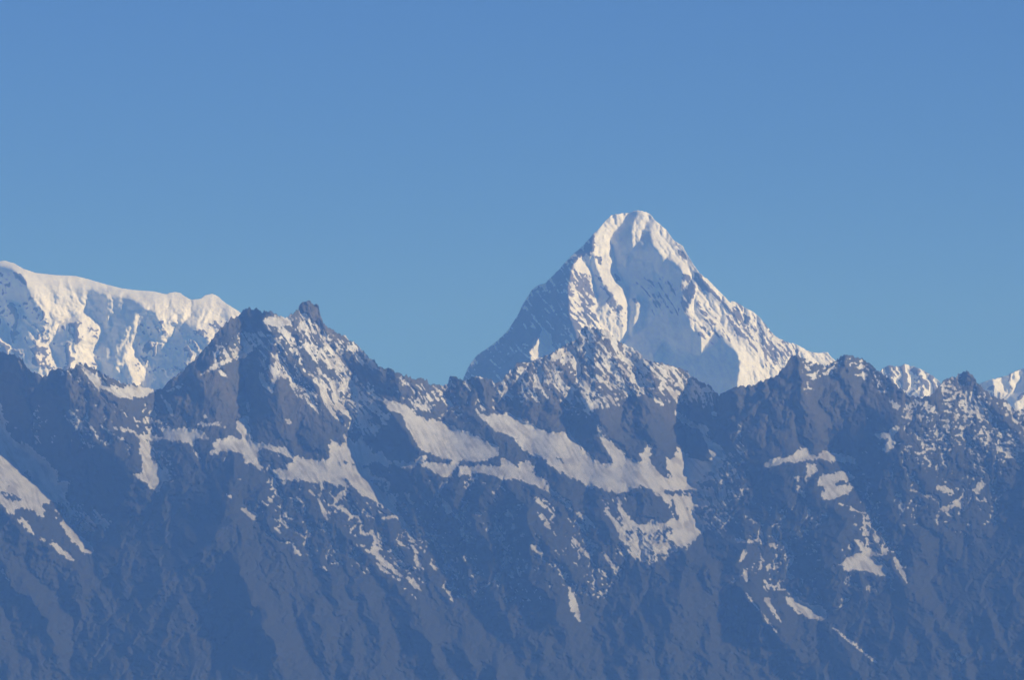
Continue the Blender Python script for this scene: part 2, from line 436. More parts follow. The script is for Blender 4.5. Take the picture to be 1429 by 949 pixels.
q = clump(warp(q, 2.0, 1.5)) * np.clip((760 - YY) / 140, 0, 1)
snow = threshold(q, uniform(0.3 * blot + 0.9 * dr + 0.25 * fine - 0.10 * hw), 0.22)
peak_mat = mountain_material('peak_snow_and_rock', (0.16, 0.15, 0.15), (0.24, 0.21, 0.19), (0.12, 0.115, 0.12), (0.88, 0.87, 0.85), (0.84, 0.83, 0.82), 2200, 4500)
terrain(sky_peak, rel, snow, 37000, (573, 1319), 980, peak_mat,
        [('mountain', None, {'label': 'tall snow covered pyramid peak with a shadowed hollow, highest of the range', 'category': 'mountain'})], jag=0.7, seed=6)

# ------------------------------------------------------------------ 2. snowy massif at the left
sky_mas = 'o -298,640 -240,520 -180,440 -110,392 -60,366 a 0,72 20,70 60,82 100,105 150,121 230,130 310,133 370,148 430,166 500,184 560,192 640,198 690,210 700,203 720,200 745,203 765,218 790,232 830,228 850,212 880,207 905,220 930,243 960,262 985,278 1010,298 1060,345 1150,430 1300,560 1400,760 1500,1040'
gx = zeros(0.3); gz = zeros()
paint(gx, ['a -100,85 50,95 85,130 110,180 140,230 180,290 210,370 230,430 260,520 280,560 -100,560',
           'a 380,195 460,230 470,290 440,330 420,380 400,300', 'a 490,230 560,225 600,270 560,300 500,400 430,470 390,500 400,440 440,360',
           'a 600,270 660,300 700,380 720,330 800,330 850,380 865,405 760,520 700,600 590,620 590,560 620,495 560,420 600,340',
           'a 240,340 330,300 320,400 280,420 270,520 230,480', 'a 420,480 520,420 540,520 560,600 400,600'], -1.5, 2.0)
paint(gx, ['a 50,230 90,250 130,340 200,430 210,480 170,460 120,370 70,300', 'a 0,290 20,330 40,400 70,440 30,440 -30,380', 'a 345,185 375,200 385,280 345,310 335,270',
           'a 320,330 350,360 375,400 400,450 380,490 290,500 275,420 330,440', 'a 380,300 410,350 415,400 395,370', 'a 560,300 580,290 560,360 530,400 530,420',
           'a 525,405 560,430 600,470 622,495 570,560 535,520', 'a 500,470 540,440 540,480 480,520 460,500', 'a 650,290 690,300 700,350 712,385 680,360', 'a 620,400 660,400 655,465 625,455',
           'a 770,425 785,435 805,475 790,475', 'a 795,390 810,395 830,445 820,450', 'a 590,360 610,360 605,395 595,395', 'a 150,420 230,440 240,520 150,500'], 0.5, 1.2)
crest(gx, ['a 100,130 110,200 150,280 190,380 240,470', 'a 250,160 230,260 250,340 240,420', 'a 345,185 350,260 380,340 400,420 380,500', 'a 560,290 560,360 530,420 520,520', 'a 655,280 700,340 720,400',
           'a 620,400 640,440 620,520', 'a 720,320 760,400 740,480', 'a 440,220 400,330 420,420 380,520', 'a 290,150 300,250 280,330 300,420', 'a 20,230 60,300 110,400 160,480', 'a -100,200 -60,330 20,440', 'a 500,210 480,300 460,380', 'a 880,215 870,280 840,330'], 0.4, 0.45, 5)
gx = warp(gx, 2.5, 4.0)
rel = solve(gx, gz, 0.07, 1 / 200.0) + (1000 - YY) * 1.05 - 450 + (1.6 * iso + 0.9 * fine + 1.6 * (1 - vt)) * np.clip((YY - 395) / 40, 0.15, 1)
_f = np.clip((YY - 385 - 0.1 * XX) / 30, 0.1, 1)
rel = rel + _f * 0.8 * warp(-rel + erode(rel, [(6, 6, 0.04, 0.5, 1.2, 4), (3, 7, 0.04, 0.6, 1.4, 4), (1, 6, 0.05, 0.8, 1.6, 3)], 920), 1.0, 14.0)
hw = hollow(rel, 3)
rk = np.clip((YY - 425) / 40, 0.05, 1)
rel += rk * (2.6 * iso + 1.0 * fine) + 3.0 * (1 - vt) * rk
q = zeros(0.97)
paint(q, ['a -100,85 50,95 85,130 110,180 140,230 180,290 210,370 230,430 260,520 -100,520'], 0.72, 4)
paint(q, ['a 260,260 350,300 420,360 420,520 250,520', 'a 590,300 860,380 760,540 560,540', 'a 820,330 880,310 990,300 870,410'], 0.78, 5)
q = clump(warp(q, 2.0, 1.5)) * np.clip((760 - YY) / 140, 0, 1)
snow = threshold(q, uniform(0.45 * blot + 0.4 * dr + 0.2 * vt - 0.4 * hw), 0.22)
terrain(sky_mas, rel, snow, 40000, (-298, 505), 980, peak_mat,
        [('mountain', None, {'label': 'long snow capped massif with a smooth rounded crest at the left edge', 'category': 'mountain'})], jag=0.25, seed=16)

# ------------------------------------------------------------------ 3. two far snowy tops at the right
sky_r = 'd 600,800 700,480 780,270 830,228 850,212 870,205 900,212 930,200 970,212 1000,225 1040,245 1075,275 1120,330 1180,330 1240,285 1245,280 1290,265 1350,250 1390,230 1424,220 1500,225 1600,300 1700,420 1800,600 1900,760 2060,1000 2200,1300 2315,1560'
gx = zeros(0.35)
paint(gx, ['d 1290,325 1380,330 1424,250 1440,230 1440,300 1370,380 1280,380', 'd 1250,290 1290,268 1300,290 1270,320'], -1.3, 1.5)
rel = solve(gx, zeros(), 0.16, 1 / 160.0) + (1000 - YY) * 1.0 - 460 + 2.2 * iso + 1.0 * fine
rel = erode(rel, [(3, 12, 0.05, 0.7, 0.8, 4), (1, 6, 0.05, 0.9, 1.2, 3)], 930)
hw = hollow(rel, 3)
q = zeros(0.84); paint(q, ['d 780,200 1120,200 1120,400 780,400'], 0.5, 4)
q = clump(warp(q, 2.0, 1.5)) * np.clip((760 - YY) / 140, 0, 1)
snow = threshold(q, uniform(0.45 * blot + 0.4 * dr + 0.2 * vt - 0.4 * hw), 0.22)
far_part = XX > 1352
terrain(sky_r, rel, snow, 36000, (1151, 1728), 980, peak_mat,
        [('mountain', None, {'label': 'small snow streaked summit peeping over the right ridge', 'category': 'mountain'}),
         ('mountain', far_part, {'label': 'snowy shoulder rising behind the ridge at the right edge', 'category': 'mountain'})], jag=0.7, seed=26)

# ------------------------------------------------------------------ 4. the near range
sky_d = 'o -298,1000 -230,820 -170,640 -110,540 -50,492 a 0,440 30,458 60,455 95,480 115,515 150,535 190,545 215,520 240,515 280,520 330,490 370,500 400,520 440,545 480,560 520,580 560,577 600,590 650,608 690,575 720,550 760,520 800,480 850,430 880,390 900,360 930,330 960,300 ' \
        'r -10,255 20,235 60,190 105,165 125,180 165,165 185,195 210,210 240,195 285,188 330,215 340,240 400,240 450,225 480,200 515,180 515,155 550,120 590,104 640,125 680,160 695,220 715,285 770,335 840,375 920,415 975,455 1010,490 1060,535 1100,580 1160,620 1215,680 1260,675 1310,695 1360,715 1424,735 ' \
        's 1000,25 1060,50 1110,45 1160,55 1175,90 1250,95 1300,108 1335,90 1350,40 1380,10 ' \
        'c 0,765 20,770 70,757 100,757 135,765 160,785 180,772 210,730 240,700 290,695 330,690 390,655 440,625 490,600 q 200,150 260,150 330,170 400,180 440,220 480,250 540,290 640,350 700,400 760,435 860,450 940,475 1040,495 1100,560 1160,600 1250,640 1330,720 ' \
        'd 200,305 240,292 290,290 350,265 400,245 430,210 460,170 485,152 500,170 530,185 570,200 600,205 640,190 670,165 690,158 720,168 760,180 790,205 830,235 860,255 900,290 940,325 1000,340 1050,320 1075,285 1100,262 1140,250 1170,232 1195,228 1215,245 1240,285 1290,328 1350,350 1375,380 1424,392 1500,400 1640,520 1760,700 1900,860 2060,1150 2200,1400 2315,1640'
gx = zeros(0.05)
SHADE, DEEP, LIT = -0.95, -1.15, 0.35
# broad planes
paint(gx, ['o -140,470 20,470 45,520 20,570 30,600 -10,640 -140,640'], -0.9, 4)
paint(gx, ['o 30,600 90,585 130,620 205,655 240,685 305,642 332,632 322,700 300,760 250,820 150,820 125,775 100,700 60,655'], -0.88, 5)
paint(gx, ['o 150,820 330,760 380,949 300,1100 60,1100 100,900'], DEEP, 5)
paint(gx, ['r -30,260 60,190 165,165 240,195 300,190 330,215 240,240 225,300 240,370 100,375 0,400 -60,470 a 860,520 760,590 650,620 640,605 760,510 870,400 '], DEEP, 1.2)
paint(gx, ['o 345,465 370,470 378,520 372,570 350,600 345,560 340,500', 'r 1210,850 1424,830 s 1424,130 1050,150 1000,240 850,200 800,60'], -0.6, 2)
paint(gx, ['o 535,625 560,575 590,640 620,640 600,655 570,650 545,640'], -0.35, 2)
paint(gx, ['o 530,665 560,660 620,668 640,695 600,720 570,695 535,685'], -0.6, 4)
paint(gx, ['o 620,700 720,680 760,740 790,800 780,860 720,890 660,830 620,780'], SHADE, 6)
paint(gx, ['o 690,560 700,520 740,500 740,560 720,600', 'o 770,575 820,560 800,610 790,590', 'o 915,600 930,570 945,600 930,620'], SHADE, 3)
paint(gx, ['o 1000,575 1040,545 1070,520 1090,495 1112,492 1118,560 1150,620 1070,650 1100,700 1060,750 1020,790 985,765 990,735 u 1000,780 820,660 1020,635 910,620 950,570 1065,560 870,450 1060,400 1000,340 1100,290 1150,235 1100,170 1010,80'], -0.84, 1.0)
paint(gx, ['d 700,350 900,400 850,600 840,800 780,800 760,620 680,560 620,560 600,450', 'd 330,650 460,620 560,770 440,860 400,949 200,949 160,860'], SHADE, 4)
paint(gx, ['h 1280,330 1300,100 1424,60 1800,0 1800,1400 1250,1400 1180,949 1050,600 1080,450'], DEEP, 6)
paint(gx, ['h 430,330 650,230 640,420 600,560 450,600 400,560', 'h 620,560 900,520 1100,880 1000,1100 500,1100 400,760'], -1.1, 6)
paint(gx, ['f 850,330 1150,260 1210,500 1260,720 1100,830 950,660', 'g 650,700 950,640 900,949 640,1100 560,949'], -1.1, 7)
paint(gx, ['o 0,590 30,630 95,665 105,720 125,765 100,780 60,770 0,705 -140,640 -140,540'], 1.9, 3)
paint(gx, ['o 0,735 60,780 130,800 60,949 0,949 -140,949 -140,700'], 0.0, 6)
paint(gx, ['d 1090,240 1240,285 1424,400 1424,480 1320,560 1280,700 1080,840 900,640 900,560 960,470 1080,420', 'd 560,200 720,190 840,260 860,330 760,360 640,330', 'o 60,540 190,545 215,560 240,590 150,600 80,590',
           'o 850,560 1000,555 1000,600 920,620 860,600'], LIT, 5)
paint(gx, ['d 250,230 460,170 480,300 420,420 300,560 150,470 200,330'], -0.8, 5)
paint(gx, ['d 130,280 300,300 430,250 470,200 480,330 560,500 430,560 340,640 330,760 220,900 120,949 60,900 130,840 130,760 150,620 190,590 130,480 160,380'], -0.84, 2)
# crests, lit on their right flank
crest(gx, ['o 332,632 318,690 330,760 352,850 420,960', 'o 372,470 385,540 400,600', 'r 320,380 560,700 740,949', 's 850,300 960,480 1060,640', 'c 640,640 700,760 800,870',
           'c 400,690 480,780 560,900 640,1000', 'd 485,160 500,300 560,420', 'd 690,170 640,300 700,420', 'd 1190,240 1120,420 1140,560 1060,700', 'd 1240,300 1380,480'], 0.5, 0.7, 14)
crest(gx, ['f 400,330 640,560 820,800 1100,960 1300,1250', 'f 540,780 500,1000 560,1200', 'f 630,640 760,790 860,1000', 'f 30,620 200,940 300,1200', 'f 330,500 470,800 440,1000 600,1250', 'f 290,640 370,930',
           'g 940,640 1150,780 1340,960 1450,1150', 'g 290,480 300,750 490,960', 'e 900,340 690,510 620,680 480,900', 'e 960,620 1080,760 1210,960', 'e 1000,500 1100,700 1250,900', 'e 40,520 190,720 260,920',
           'h 690,280 900,520 1070,700 1190,900 1300,1200', 'h 270,590 400,760 520,1000', 'h 1000,380 960,520 1050,700', 'e 0,220 180,360 300,470 420,800', 'g 1180,560 1160,700 1250,800',
           'b 620,600 700,700 740,760', 'g 130,320 60,480 180,700', 'g 330,340 280,460 330,640', 'f 900,100 860,250 900,420 1000,700', 'o 700,930 660,1000', 'e 740,640 640,860'], 0.9, 1.35, 17)
# snow cover
Q = zeros(0.0)
paint(Q, ['o 80,520 110,505 190,530 215,545 180,560 120,545'], 0.35, 3)
paint(Q, ['r 240,240 340,240 480,200 640,330 760,360 980,450 1060,540 1220,700 1100,700 900,560 760,500 600,420 400,400 240,370'], 0.45, 2)
paint(Q, ['r 200,380 440,400 600,440 780,500 860,560 900,680 1100,800 s 850,260 850,400 720,520 600,540 430,400 300,340 190,320 50,150 r 420,770 370,720 310,880 200,790 190,560'], 0.42, 3)
paint(Q, ['r 520,430 680,460 860,540 880,680 1020,770 1060,880 1000,949 860,800 700,640 580,580', 's 420,40 600,120 800,230 840,330 760,320 620,240 560,330 440,240'], 0.62, 4)
paint(Q, ['c 140,760 240,700 330,690 440,625 500,600 560,550 640,580 740,640 860,700 930,725 1010,795 1090,850 1040,880 900,860 800,850 720,830 640,880 560,920 460,920 440,850 340,860 160,860'], 0.5, 4)
paint(Q, ['q 200,150 480,200 500,400 640,500 740,640 700,720 560,640 420,620 400,480 260,470 140,430 60,320', 'q 560,300 760,440 900,480 1040,560 960,740 860,640 720,620'], 0.56, 4)
paint(Q, ['d 1090,250 1240,285 1424,400 1600,440 1700,640 1424,640 1300,600 1140,560 980,640 880,620 900,560 1020,490 1080,420'], 0.36, 8)
paint(Q, ['d 1130,330 1290,330 1270,430 1110,430', 'd 1030,480 1120,455 1130,520 1040,530'], 0.55, 5)
paint(Q, ['d 480,150 560,190 640,195 720,170 850,250 870,330 800,300 700,230 560,260 540,350 500,300'], 0.36, 4)
paint(Q, ['u 1000,780 820,660 1020,635 910,620 950,570 1065,560 870,450 1060,400 1000,340 1100,290 1150,235 1250,-80 1300,100 1300,500 1200,700 1100,900'], 0.45, 6)
paint(Q, ['s 950,30 1050,80 1300,120 1424,170 1424,280 1150,190 1000,240 850,130'], 0.3, 3)
paint(Q, ['s 1100,180 1180,160 1280,240 1180,320 1080,310 1040,250'], 0.6, 3)
paint(Q, ['e 290,230 400,240 460,300 420,340 330,340', 'a 270,690 390,740 420,800 360,860 300,800', 't 210,540 440,620 520,780 440,949 260,949 200,700'], 0.4, 4)
paint(Q, ['g 540,340 700,400 760,560 640,560 560,420', 'f 30,120 500,90 620,220 560,300 300,240'], 0.16, 8)
SNOWP = ['a 830,545 880,500 920,490 900,440 940,400 960,380 1020,370 1085,370 1070,410 1020,460 960,490 900,515',
 'a 1090,330 1095,300 1150,295 1200,300 1215,315 1180,340 1110,340', 'r 515,180 590,240 690,340 640,320 560,250', 'r 490,310 540,280 560,320 610,365 560,350 500,365',
 'r 850,545 1000,490 1010,500 900,540 860,560', 'r 770,345 840,375 930,415 970,450 900,420 830,385', 'r 810,470 850,430 940,450 870,460 820,478', 'r 1100,620 1130,620 1165,665 1120,660',
 'r 320,540 345,560 360,680 410,750 330,740 300,890 220,830 190,740 210,690 250,790 290,800 350,710', 'r 690,780 730,820 760,949 720,949', 'r 790,770 830,830 840,949 800,949',
 's 270,70 310,110 350,240 430,420 390,370 330,260 290,180', 's 370,30 410,100 440,230 500,340 570,470 520,400 440,310 380,150', 's 560,260 620,330 655,415 610,370 580,310', 's 680,430 720,470 745,540 700,490', 's 740,450 780,410 750,510',
 's 800,220 920,245 1000,270 1060,340 1150,390 1240,395 1330,410 1424,470 1424,740 1300,720 1220,680 1150,670 1080,610 1030,520 990,450 930,340 880,310 850,390 780,400 850,330 830,290',
 'b 820,620 850,635 890,655 940,660 985,690 1060,725 1060,750 1000,780 960,785 910,785 820,770',
 's 345,720 350,600 370,555 440,610 490,580 460,515 520,560 580,580 600,545 660,580 690,640 750,690 770,630 800,700 840,720 930,740 1020,750 1150,690 1180,700 1090,760 1040,800 920,780 880,750 850,770 820,785 740,750 690,760 640,785 580,760 480,740 380,735',
 's 1120,760 1240,750 1310,760 1424,710 1424,770 1320,840 1350,880 1260,850 1200,820 1130,790',
 's -10,650 50,680 200,715 380,745 480,750 580,770 660,800 650,840 700,870 730,949 560,949 520,900 480,870 500,949 330,920 300,860 240,860 180,870 120,860 0,890',
 'b 0,790 60,795 120,830 150,865 190,860 240,860 290,890 240,870 340,870 380,840 430,850 470,870 560,949 600,949 545,870 515,830 500,805 430,800 300,790 240,800 220,820 100,810 50,790 40,720 0,690',
 'b 740,790 850,855 890,800 960,800 900,850 980,830 1080,860 1140,850 1250,890 1320,949 1290,920 1200,840 1190,780 1150,790 1150,820 1120,790 1070,770 1090,800 1000,800',
 'g 60,10 90,50 110,60 140,50 180,60 200,45 240,75 290,90 330,115 400,130 460,135 480,165 520,210 560,240 610,265 640,260 630,225 600,185 580,140 570,90 580,90 600,140 640,180 680,215 740,255 760,250 750,225 770,185 800,185 800,215 785,235 800,265 850,310 880,320 860,280 850,235 890,235 905,195 930,210 960,245 1000,248 1040,240 1040,200 1010,150 990,115 940,95 910,65 905,50 930,60 990,100 1030,100 1035,115 1020,130 1050,170 1080,190 1110,235 1085,240 1080,270 1050,290 1010,310 1065,320 1000,335 950,335 1000,360 1040,375 1068,400 990,395 1040,430 960,445 940,445 1000,480 1035,510 1000,515 1020,530 960,590 930,600 880,600 850,640 800,660 740,645 700,625 665,590 690,560 640,505 600,450 600,430 640,480 670,490 660,440 665,400 690,470 720,500 770,515 800,500 850,500 890,475 870,435 840,400 790,365 750,355 700,375 650,380 600,370 540,355 510,335 460,320 400,290 350,240 300,225 260,190 230,150 200,130 150,125 110,95 80,50',
 'g 100,270 180,290 170,240 210,240 240,280 260,255 305,260 310,295 360,330 390,370 430,400 480,450 560,510 540,515 470,460 400,390 330,355 250,325 200,330 120,300 60,290 0,320 0,265',
 'g 320,460 335,460 350,480 375,515 360,512 340,490', 'g 300,595 325,605 345,628 320,625', 'g 535,580 580,590 620,650 650,690 662,690 652,715 635,690 590,625',
 'g 1265,270 1285,245 1310,235 1340,240 1424,200 1450,200 1424,250 1340,250 1290,275',
 'd 350,628 390,590 420,600 500,550 560,580 600,565 660,580 720,590 725,620 690,610 630,612 560,595 520,600 480,605 440,600 400,625',
 'd 520,620 560,620 570,650 540,660 520,690 510,680 525,650', 'd 560,675 610,655 660,645 700,655 730,670 690,685 650,690 630,710 690,700 720,705 700,740 640,765 580,770 590,740 610,720 570,700',
 'd 467,665 502,665 490,690', 'd 475,710 495,705 520,740 525,768 508,755', 'd 800,490 850,485 880,465 910,458 915,475 885,495 890,530 860,570 835,565 845,540 860,515 815,510',
 'd 920,420 940,370 970,355 1040,370 1060,400 1030,440 990,430 960,430', 'd 860,335 880,355 915,370 905,395 890,390 870,365', 'd 980,615 1000,618 1030,642 1020,645', 'd 1055,710 1100,705 1150,745 1120,745 1060,720',
 'd 1070,800 1120,790 1150,760 1180,760 1185,810 1140,790 1110,812', 'd 1210,730 1240,685 1265,695 1240,740', 'd 1230,580 1250,580 1252,605 1238,608', 'd 900,785 922,783 932,825 915,815', 'd 690,788 705,790 727,812 712,812',
 'h 665,465 690,440 740,420 790,430 800,445 850,475 880,500 840,525 760,505 700,500 668,488', 'h 718,360 735,362 770,395 820,420 852,452 835,455 760,420 725,385', 'h 225,365 300,370 350,380 340,390 230,380',
 'h 430,610 490,610 520,640 590,650 610,680 600,710 550,700 500,680 450,640', 'h 322,525 335,430 342,490', 'h 395,460 420,468 400,475', 'h 1128,825 1150,845 1178,865 1172,888 1150,870',
 'e 0,-200 30,-90 50,-50 100,-25 140,-5 200,50 240,80 245,125 285,130 280,200 290,230 310,260 285,280 300,330 350,370 375,400 378,425 350,430 310,390 280,350 250,300 270,285 275,240 240,215 200,215 170,225 190,260 180,285 150,270 150,250 100,235 65,240 70,270 110,290 130,310 150,350 210,375 250,400 310,460 280,455 220,400 150,355 80,300 0,225 -120,150 -300,60 -300,-250',
 't 200,600 240,570 310,640 280,700 210,680', 't 260,800 340,780 440,850 350,900 340,949 280,949', 't 150,840 220,835 240,900 200,880', 'e 590,0 640,50 690,90 670,130 655,170 635,150 600,125 590,95',
 'e 360,260 375,290 362,320 355,330', 'e 420,295 455,295 440,318 425,322', 'e 968,140 1000,95 990,130',
 'a 325,510 370,530 410,560 450,590 500,600 560,590 600,585 650,610 580,635 490,640 440,605 400,600 360,560',
 't 0,460 60,450 140,470 180,520 280,510 400,540 390,480 330,430 120,400 210,385 380,395 460,450 560,460 700,470 780,540 800,570 700,540 650,560 670,620 560,590 480,560 420,560 300,570 200,540 100,490',
 't 650,420 700,415 780,410 860,415 945,465 880,450 760,450', 't 720,335 755,335 785,405 740,375', 't 1015,410 1050,375 1095,370 1110,440 1145,560 1080,545 1030,500',
 't 760,660 850,650 800,600 850,560 960,525 1040,545 1150,570 1280,600 1424,620 1424,690 1330,690 1220,700 1190,740 1250,850 1360,910 1424,890 1424,949 1330,920 1200,800 1150,750 1060,680 980,650 900,650 800,685',
 't 675,660 692,660 696,720 680,745', 'f 430,120 470,90 520,70 545,120 600,180 635,185 630,220 660,280 685,320 710,370 720,440 745,512 710,485 705,400 660,320 620,260 560,220 500,190 450,150',
 'f 455,385 500,400 530,410 545,330 555,400 560,430 610,475 650,510 720,550 745,585 715,575 680,540 600,490 540,440 480,405', 'f 590,405 630,405 640,385 655,372 668,385 645,395 640,415 682,445 640,440 600,420',
 'f 818,530 830,560 860,590 872,628 850,610 820,570', 'f 833,255 845,225 862,235 858,260 840,272', 'f 650,560 690,590 738,622 700,605', 'b 355,775 365,800 430,790 350,770', 's -10,380 30,380 40,410 30,460 20,420 -10,410']
ROCKP = ['b 60,740 80,730 190,765 215,785 150,795 80,770', 'e 0,170 50,175 95,205 60,215 10,195', 'e 98,90 115,85 133,135 118,125', 'f 520,90 540,110 600,190 590,190 530,130', 'e 30,140 70,160 60,160', 'g 410,230 425,232 437,258 425,256',
 'u 700,570 750,740 740,745 690,660', 'u 600,500 640,515 880,550 980,545 900,562 700,540 610,515', 'e 210,235 240,230 245,270 235,285', 't 330,415 400,425 440,460 380,450', 'g 850,370 950,365 1000,380 880,385', 'q -400,-400 -399,-400 -399,-399']
paint(Q, SNOWP, 0.955, 1.6)
paint(Q, ROCKP, 0.2, 0.7)
paint(Q, ['g 660,470 780,540 900,520 960,600 800,670 660,620'], 0.78, 4)
STK = [(3.5, 'a 665,630 690,660 715,712'), (3, 'a 690,612 760,585'), (3.5, 'a 415,750 460,785 515,815'), (2.5, 'a 1022,655 1026,700'), (4, 'f 325,135 315,210 345,285'), (3.5, 'f 370,225 400,185 440,140'),
 (3, 'f 385,230 455,275'), (4.5, 'f 455,228 530,277'), (3, 'f 575,285 640,270'), (3, 'f 620,450 720,490'), (2.5, 'f 560,480 650,540'), (4, 'f 900,310 908,355'), (3.5, 'f 915,435 922,460'), (4, 'f 1200,195 1255,235'), (5, 'f 1215,255 1265,305'),
 (5, 'f 1190,395 1230,425'), (5, 'f 1350,570 1360,640 1390,705'), (3, 'f 1360,370 1420,440'), (4, 'f 150,285 200,320'), (4.5, 'f 165,250 172,278'), (3, 'f 130,320 155,340'), (4, 'f 200,385 212,410 235,432'), (4, 'f 305,475 345,500'),
 (3, 'f 75,210 100,225'), (3, 'f 100,195 120,215'), (2.5, 'f 190,195 245,215'), (3, 'e 1000,240 1080,310'), (3, 'e 940,180 960,195'), (4.5, 'g 470,565 500,610 545,655'), (3.5, 'g 580,695 610,730'), (4.5, 'g 455,770 475,830 500,890'),
 (3.5, 'g 480,500 520,530'), (4, 'g 310,395 365,445'), (4, 'h 800,345 830,390 860,440'), (4, 'h 885,445 935,535'), (3.5, 'h 370,388 405,407'), (4, 'h 278,400 262,435 245,465'), (4, 'h 262,490 275,545'), (3, 'h 625,730 700,785 750,830 815,878'),
 (4, 'a 830,545 870,520 1010,455 1060,405'), (3, 'a 905,525 940,555'), (2.5, 'e 5,490 40,540'), (3, 'h 400,430 400,460'), (3, 'b 490,690 495,660 470,600'), (3, 'd 410,590 350,628'), (3, 'b 115,500 125,460 140,330'),
 (3, 'b 960,430 1030,435 1042,470'), (3, 'b 915,445 940,495'), (3, 'b 380,330 480,300'), (3, 'q 540,290 640,350 730,410'), (3, 'q 610,450 700,550 780,650'), (4, 'q 760,720 800,750 855,805'), (3, 'q 820,540 900,620 970,750'),
 (3, 'q 990,620 1080,700 1140,755'), (6, 'q 450,240 480,320 480,440'), (3, 'q 480,440 560,540 660,640'), (6, 'q 970,870 1010,900 1070,960'), (7, 'q 290,770 320,780 300,800'), (3, 'q 210,750 260,800 330,845'), (3, 'q 230,630 300,720'),
 (4, 'q 360,730 410,745'), (5, 'q 1270,870 1300,890'), (3, 'q 0,340 30,470'), (3, 'q 30,345 65,420 20,480'), (4, 'q 1190,650 1250,690'), (4, 'q 300,260 360,320 440,390'), (3, 'h 345,600 420,715'), (3, 'h 270,590 400,752')]
paint(Q, ['a 860,480 890,430 940,380 1100,355 1100,400 1000,470 900,500'], 0.6, 3)  # summit patch: its half shade is painted in as thinner snow
paint(Q, ['d 910,425 935,365 970,350 1045,365 1065,400 1035,445 990,435 960,435'], 0.62, 2)  # greyish shade on this ridge patch, painted as reduced snow cover
strokes(Q, STK, 0.88)
Q = clump(warp(Q, 3.2, 2.0))
SOLID = blur((Q > 0.9).astype(np.float32), 3.0)                      # firm snowfields are smooth, rock is rough
wg = np.clip((YY - 640) / 200, 0, 1)
gxs = warp(gx, 2.5, 6.0) * (1 - wg) + warp(gx, 2.0, 18.0) * wg
SL = np.clip(blur(SOLID, 2) * 1.6, 0, 1) * np.clip((YY - 530) / 20, 0, 1)
tgt = zeros(0.45); paint(tgt, ['g 780,120 1130,120 1130,560 900,640 700,560'], 1.5, 4)
gxs = gxs * (1 - SL) + np.maximum(gxs, tgt) * SL
wl = np.clip((XX - 1060) / 80, 0, 1)                               # right range: near-vertical gullies
wb = np.clip((YY - 700) / 60, 0, 1)                                # lower slopes: gullies both ways
A1 = (1 - wl) * (1 - 0.5 * wb)
rough = 1 - 0.88 * SOLID
base = np.cumsum((1.15 + 1.1 * blur_big(SOLID, 10) + 0.35 * wb)[::-1], axis=0)[::-1]
base = blur_big(base, 12)
ref = float(base[474 - Y0, :].mean())
base = base - ref
# level the cross-valley drift of the base
base = base - 0.85 * (blur_big(base, 90) - base.mean(axis=1, keepdims=True))
shd = np.clip(-gxs, 0, 1)
rel = solve(gxs, -0.55 * shd, 0.10, 1 / 240.0) + base
rel -= rough * (14 * fbm(*rot(66, 60, 150, wx, wy), 601, 2, 0.5, True) * (0.35 + 0.65 * wg) + A1 * 4.0 * drR + (0.3 + 0.5 * wb) * 4.0 * dl)
smooth = rel.copy()
rel = erode(rel, [(12, 10, 0.03, 0.45, 1.6, 6), (6, 10, 0.04, 0.7, 2.0, 5), (3, 11, 0.05, 0.85, 1.5, 5), (1, 8, 0.06, 1.05, 1.5, 4)], 940)
rel -= (A1 * (1.5 * dr + 3.0 * drR) + 1.2 * dl + wl * 1.5 * vt - 2.6 * iso - 1.5 * fine) * (1 - 0.5 * wb)
dd = rel - smooth
rel = smooth + warp(dd, 0.7, 26.0) * (1 - wb) + warp(dd, 0.25, 30.0) * wb * 1.15
up = np.clip((700 - YY) / 120, 0, 1) * 0.12 + 0.34
up = up + 0.12 * np.clip((YY - 760) / 120, 0, 1)
rel = rel * (1 - up) + smooth * up
rel = rel * (1 - 0.85 * SOLID) + (smooth + blur_big((rel - smooth), 14)) * 0.85 * SOLID
hw = hollow(rel, 3) + 0.4 * hollow(rel, 8)
rel += SOLID * (3.0 * fbm(XX / 34, YY / 14, 88, 4) + 0.25 * fine)
reg = zeros(0.0)
paint(reg, ['o 380,640 640,650 800,720 880,780 840,850 640,830 560,800 400,760 340,690', 'o 0,560 200,560 330,640 120,640 0,600', 'o 1040,700 1240,700 1260,820 1100,860 1020,800', 'o 1200,580 1429,600 1380,740 1220,720', 'o 480,440 640,520 700,560 640,600 540,540'], 1.0, 14)
Q = np.maximum(Q, reg * 0.52 * np.clip((hw - 0.9) / 1.6, 0, 1) * (0.55 + 1.2 * clus))
n_str = uniform(1.0 * dr + 0.35 * blot + 0.45 * fine - 0.05 * hw); n_bl = uniform(0.7 * blot + 0.5 * fine + 0.35 * dr - 0.06 * hw)
snow = threshold(Q, n_str * (1 - wl) + n_bl * wl, 0.12)
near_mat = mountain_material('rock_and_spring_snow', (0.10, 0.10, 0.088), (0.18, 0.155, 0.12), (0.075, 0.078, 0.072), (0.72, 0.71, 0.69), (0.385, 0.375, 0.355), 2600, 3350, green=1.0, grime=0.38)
m_centre = poly('o 628,500 660,545 700,575 760,620 830,690 900,735 950,790 985,765 1005,690 1012,640 1010,590 1035,545 1100,400 600,400')
m_right = poly('o 1100,400 1035,545 1010,590 1012,640 1005,690 985,765 1040,860 1140,1000 1200,1200 1700,1200 1700,400')
m_low = poly('o -200,640 0,735 100,785 200,690 250,680 330,633 400,675 500,680 520,655 560,650 620,655 700,670 780,700 850,770 900,790 950,790 985,765 1040,860 1140,1000 1200,1300 -200,1300')
m_glac = blur(((Q > 0.9) & poly('o 660,560 760,570 1025,560 1060,640 1010,770 900,800 830,740 700,660 645,580')).astype(np.float32), 1.5) > 0.5
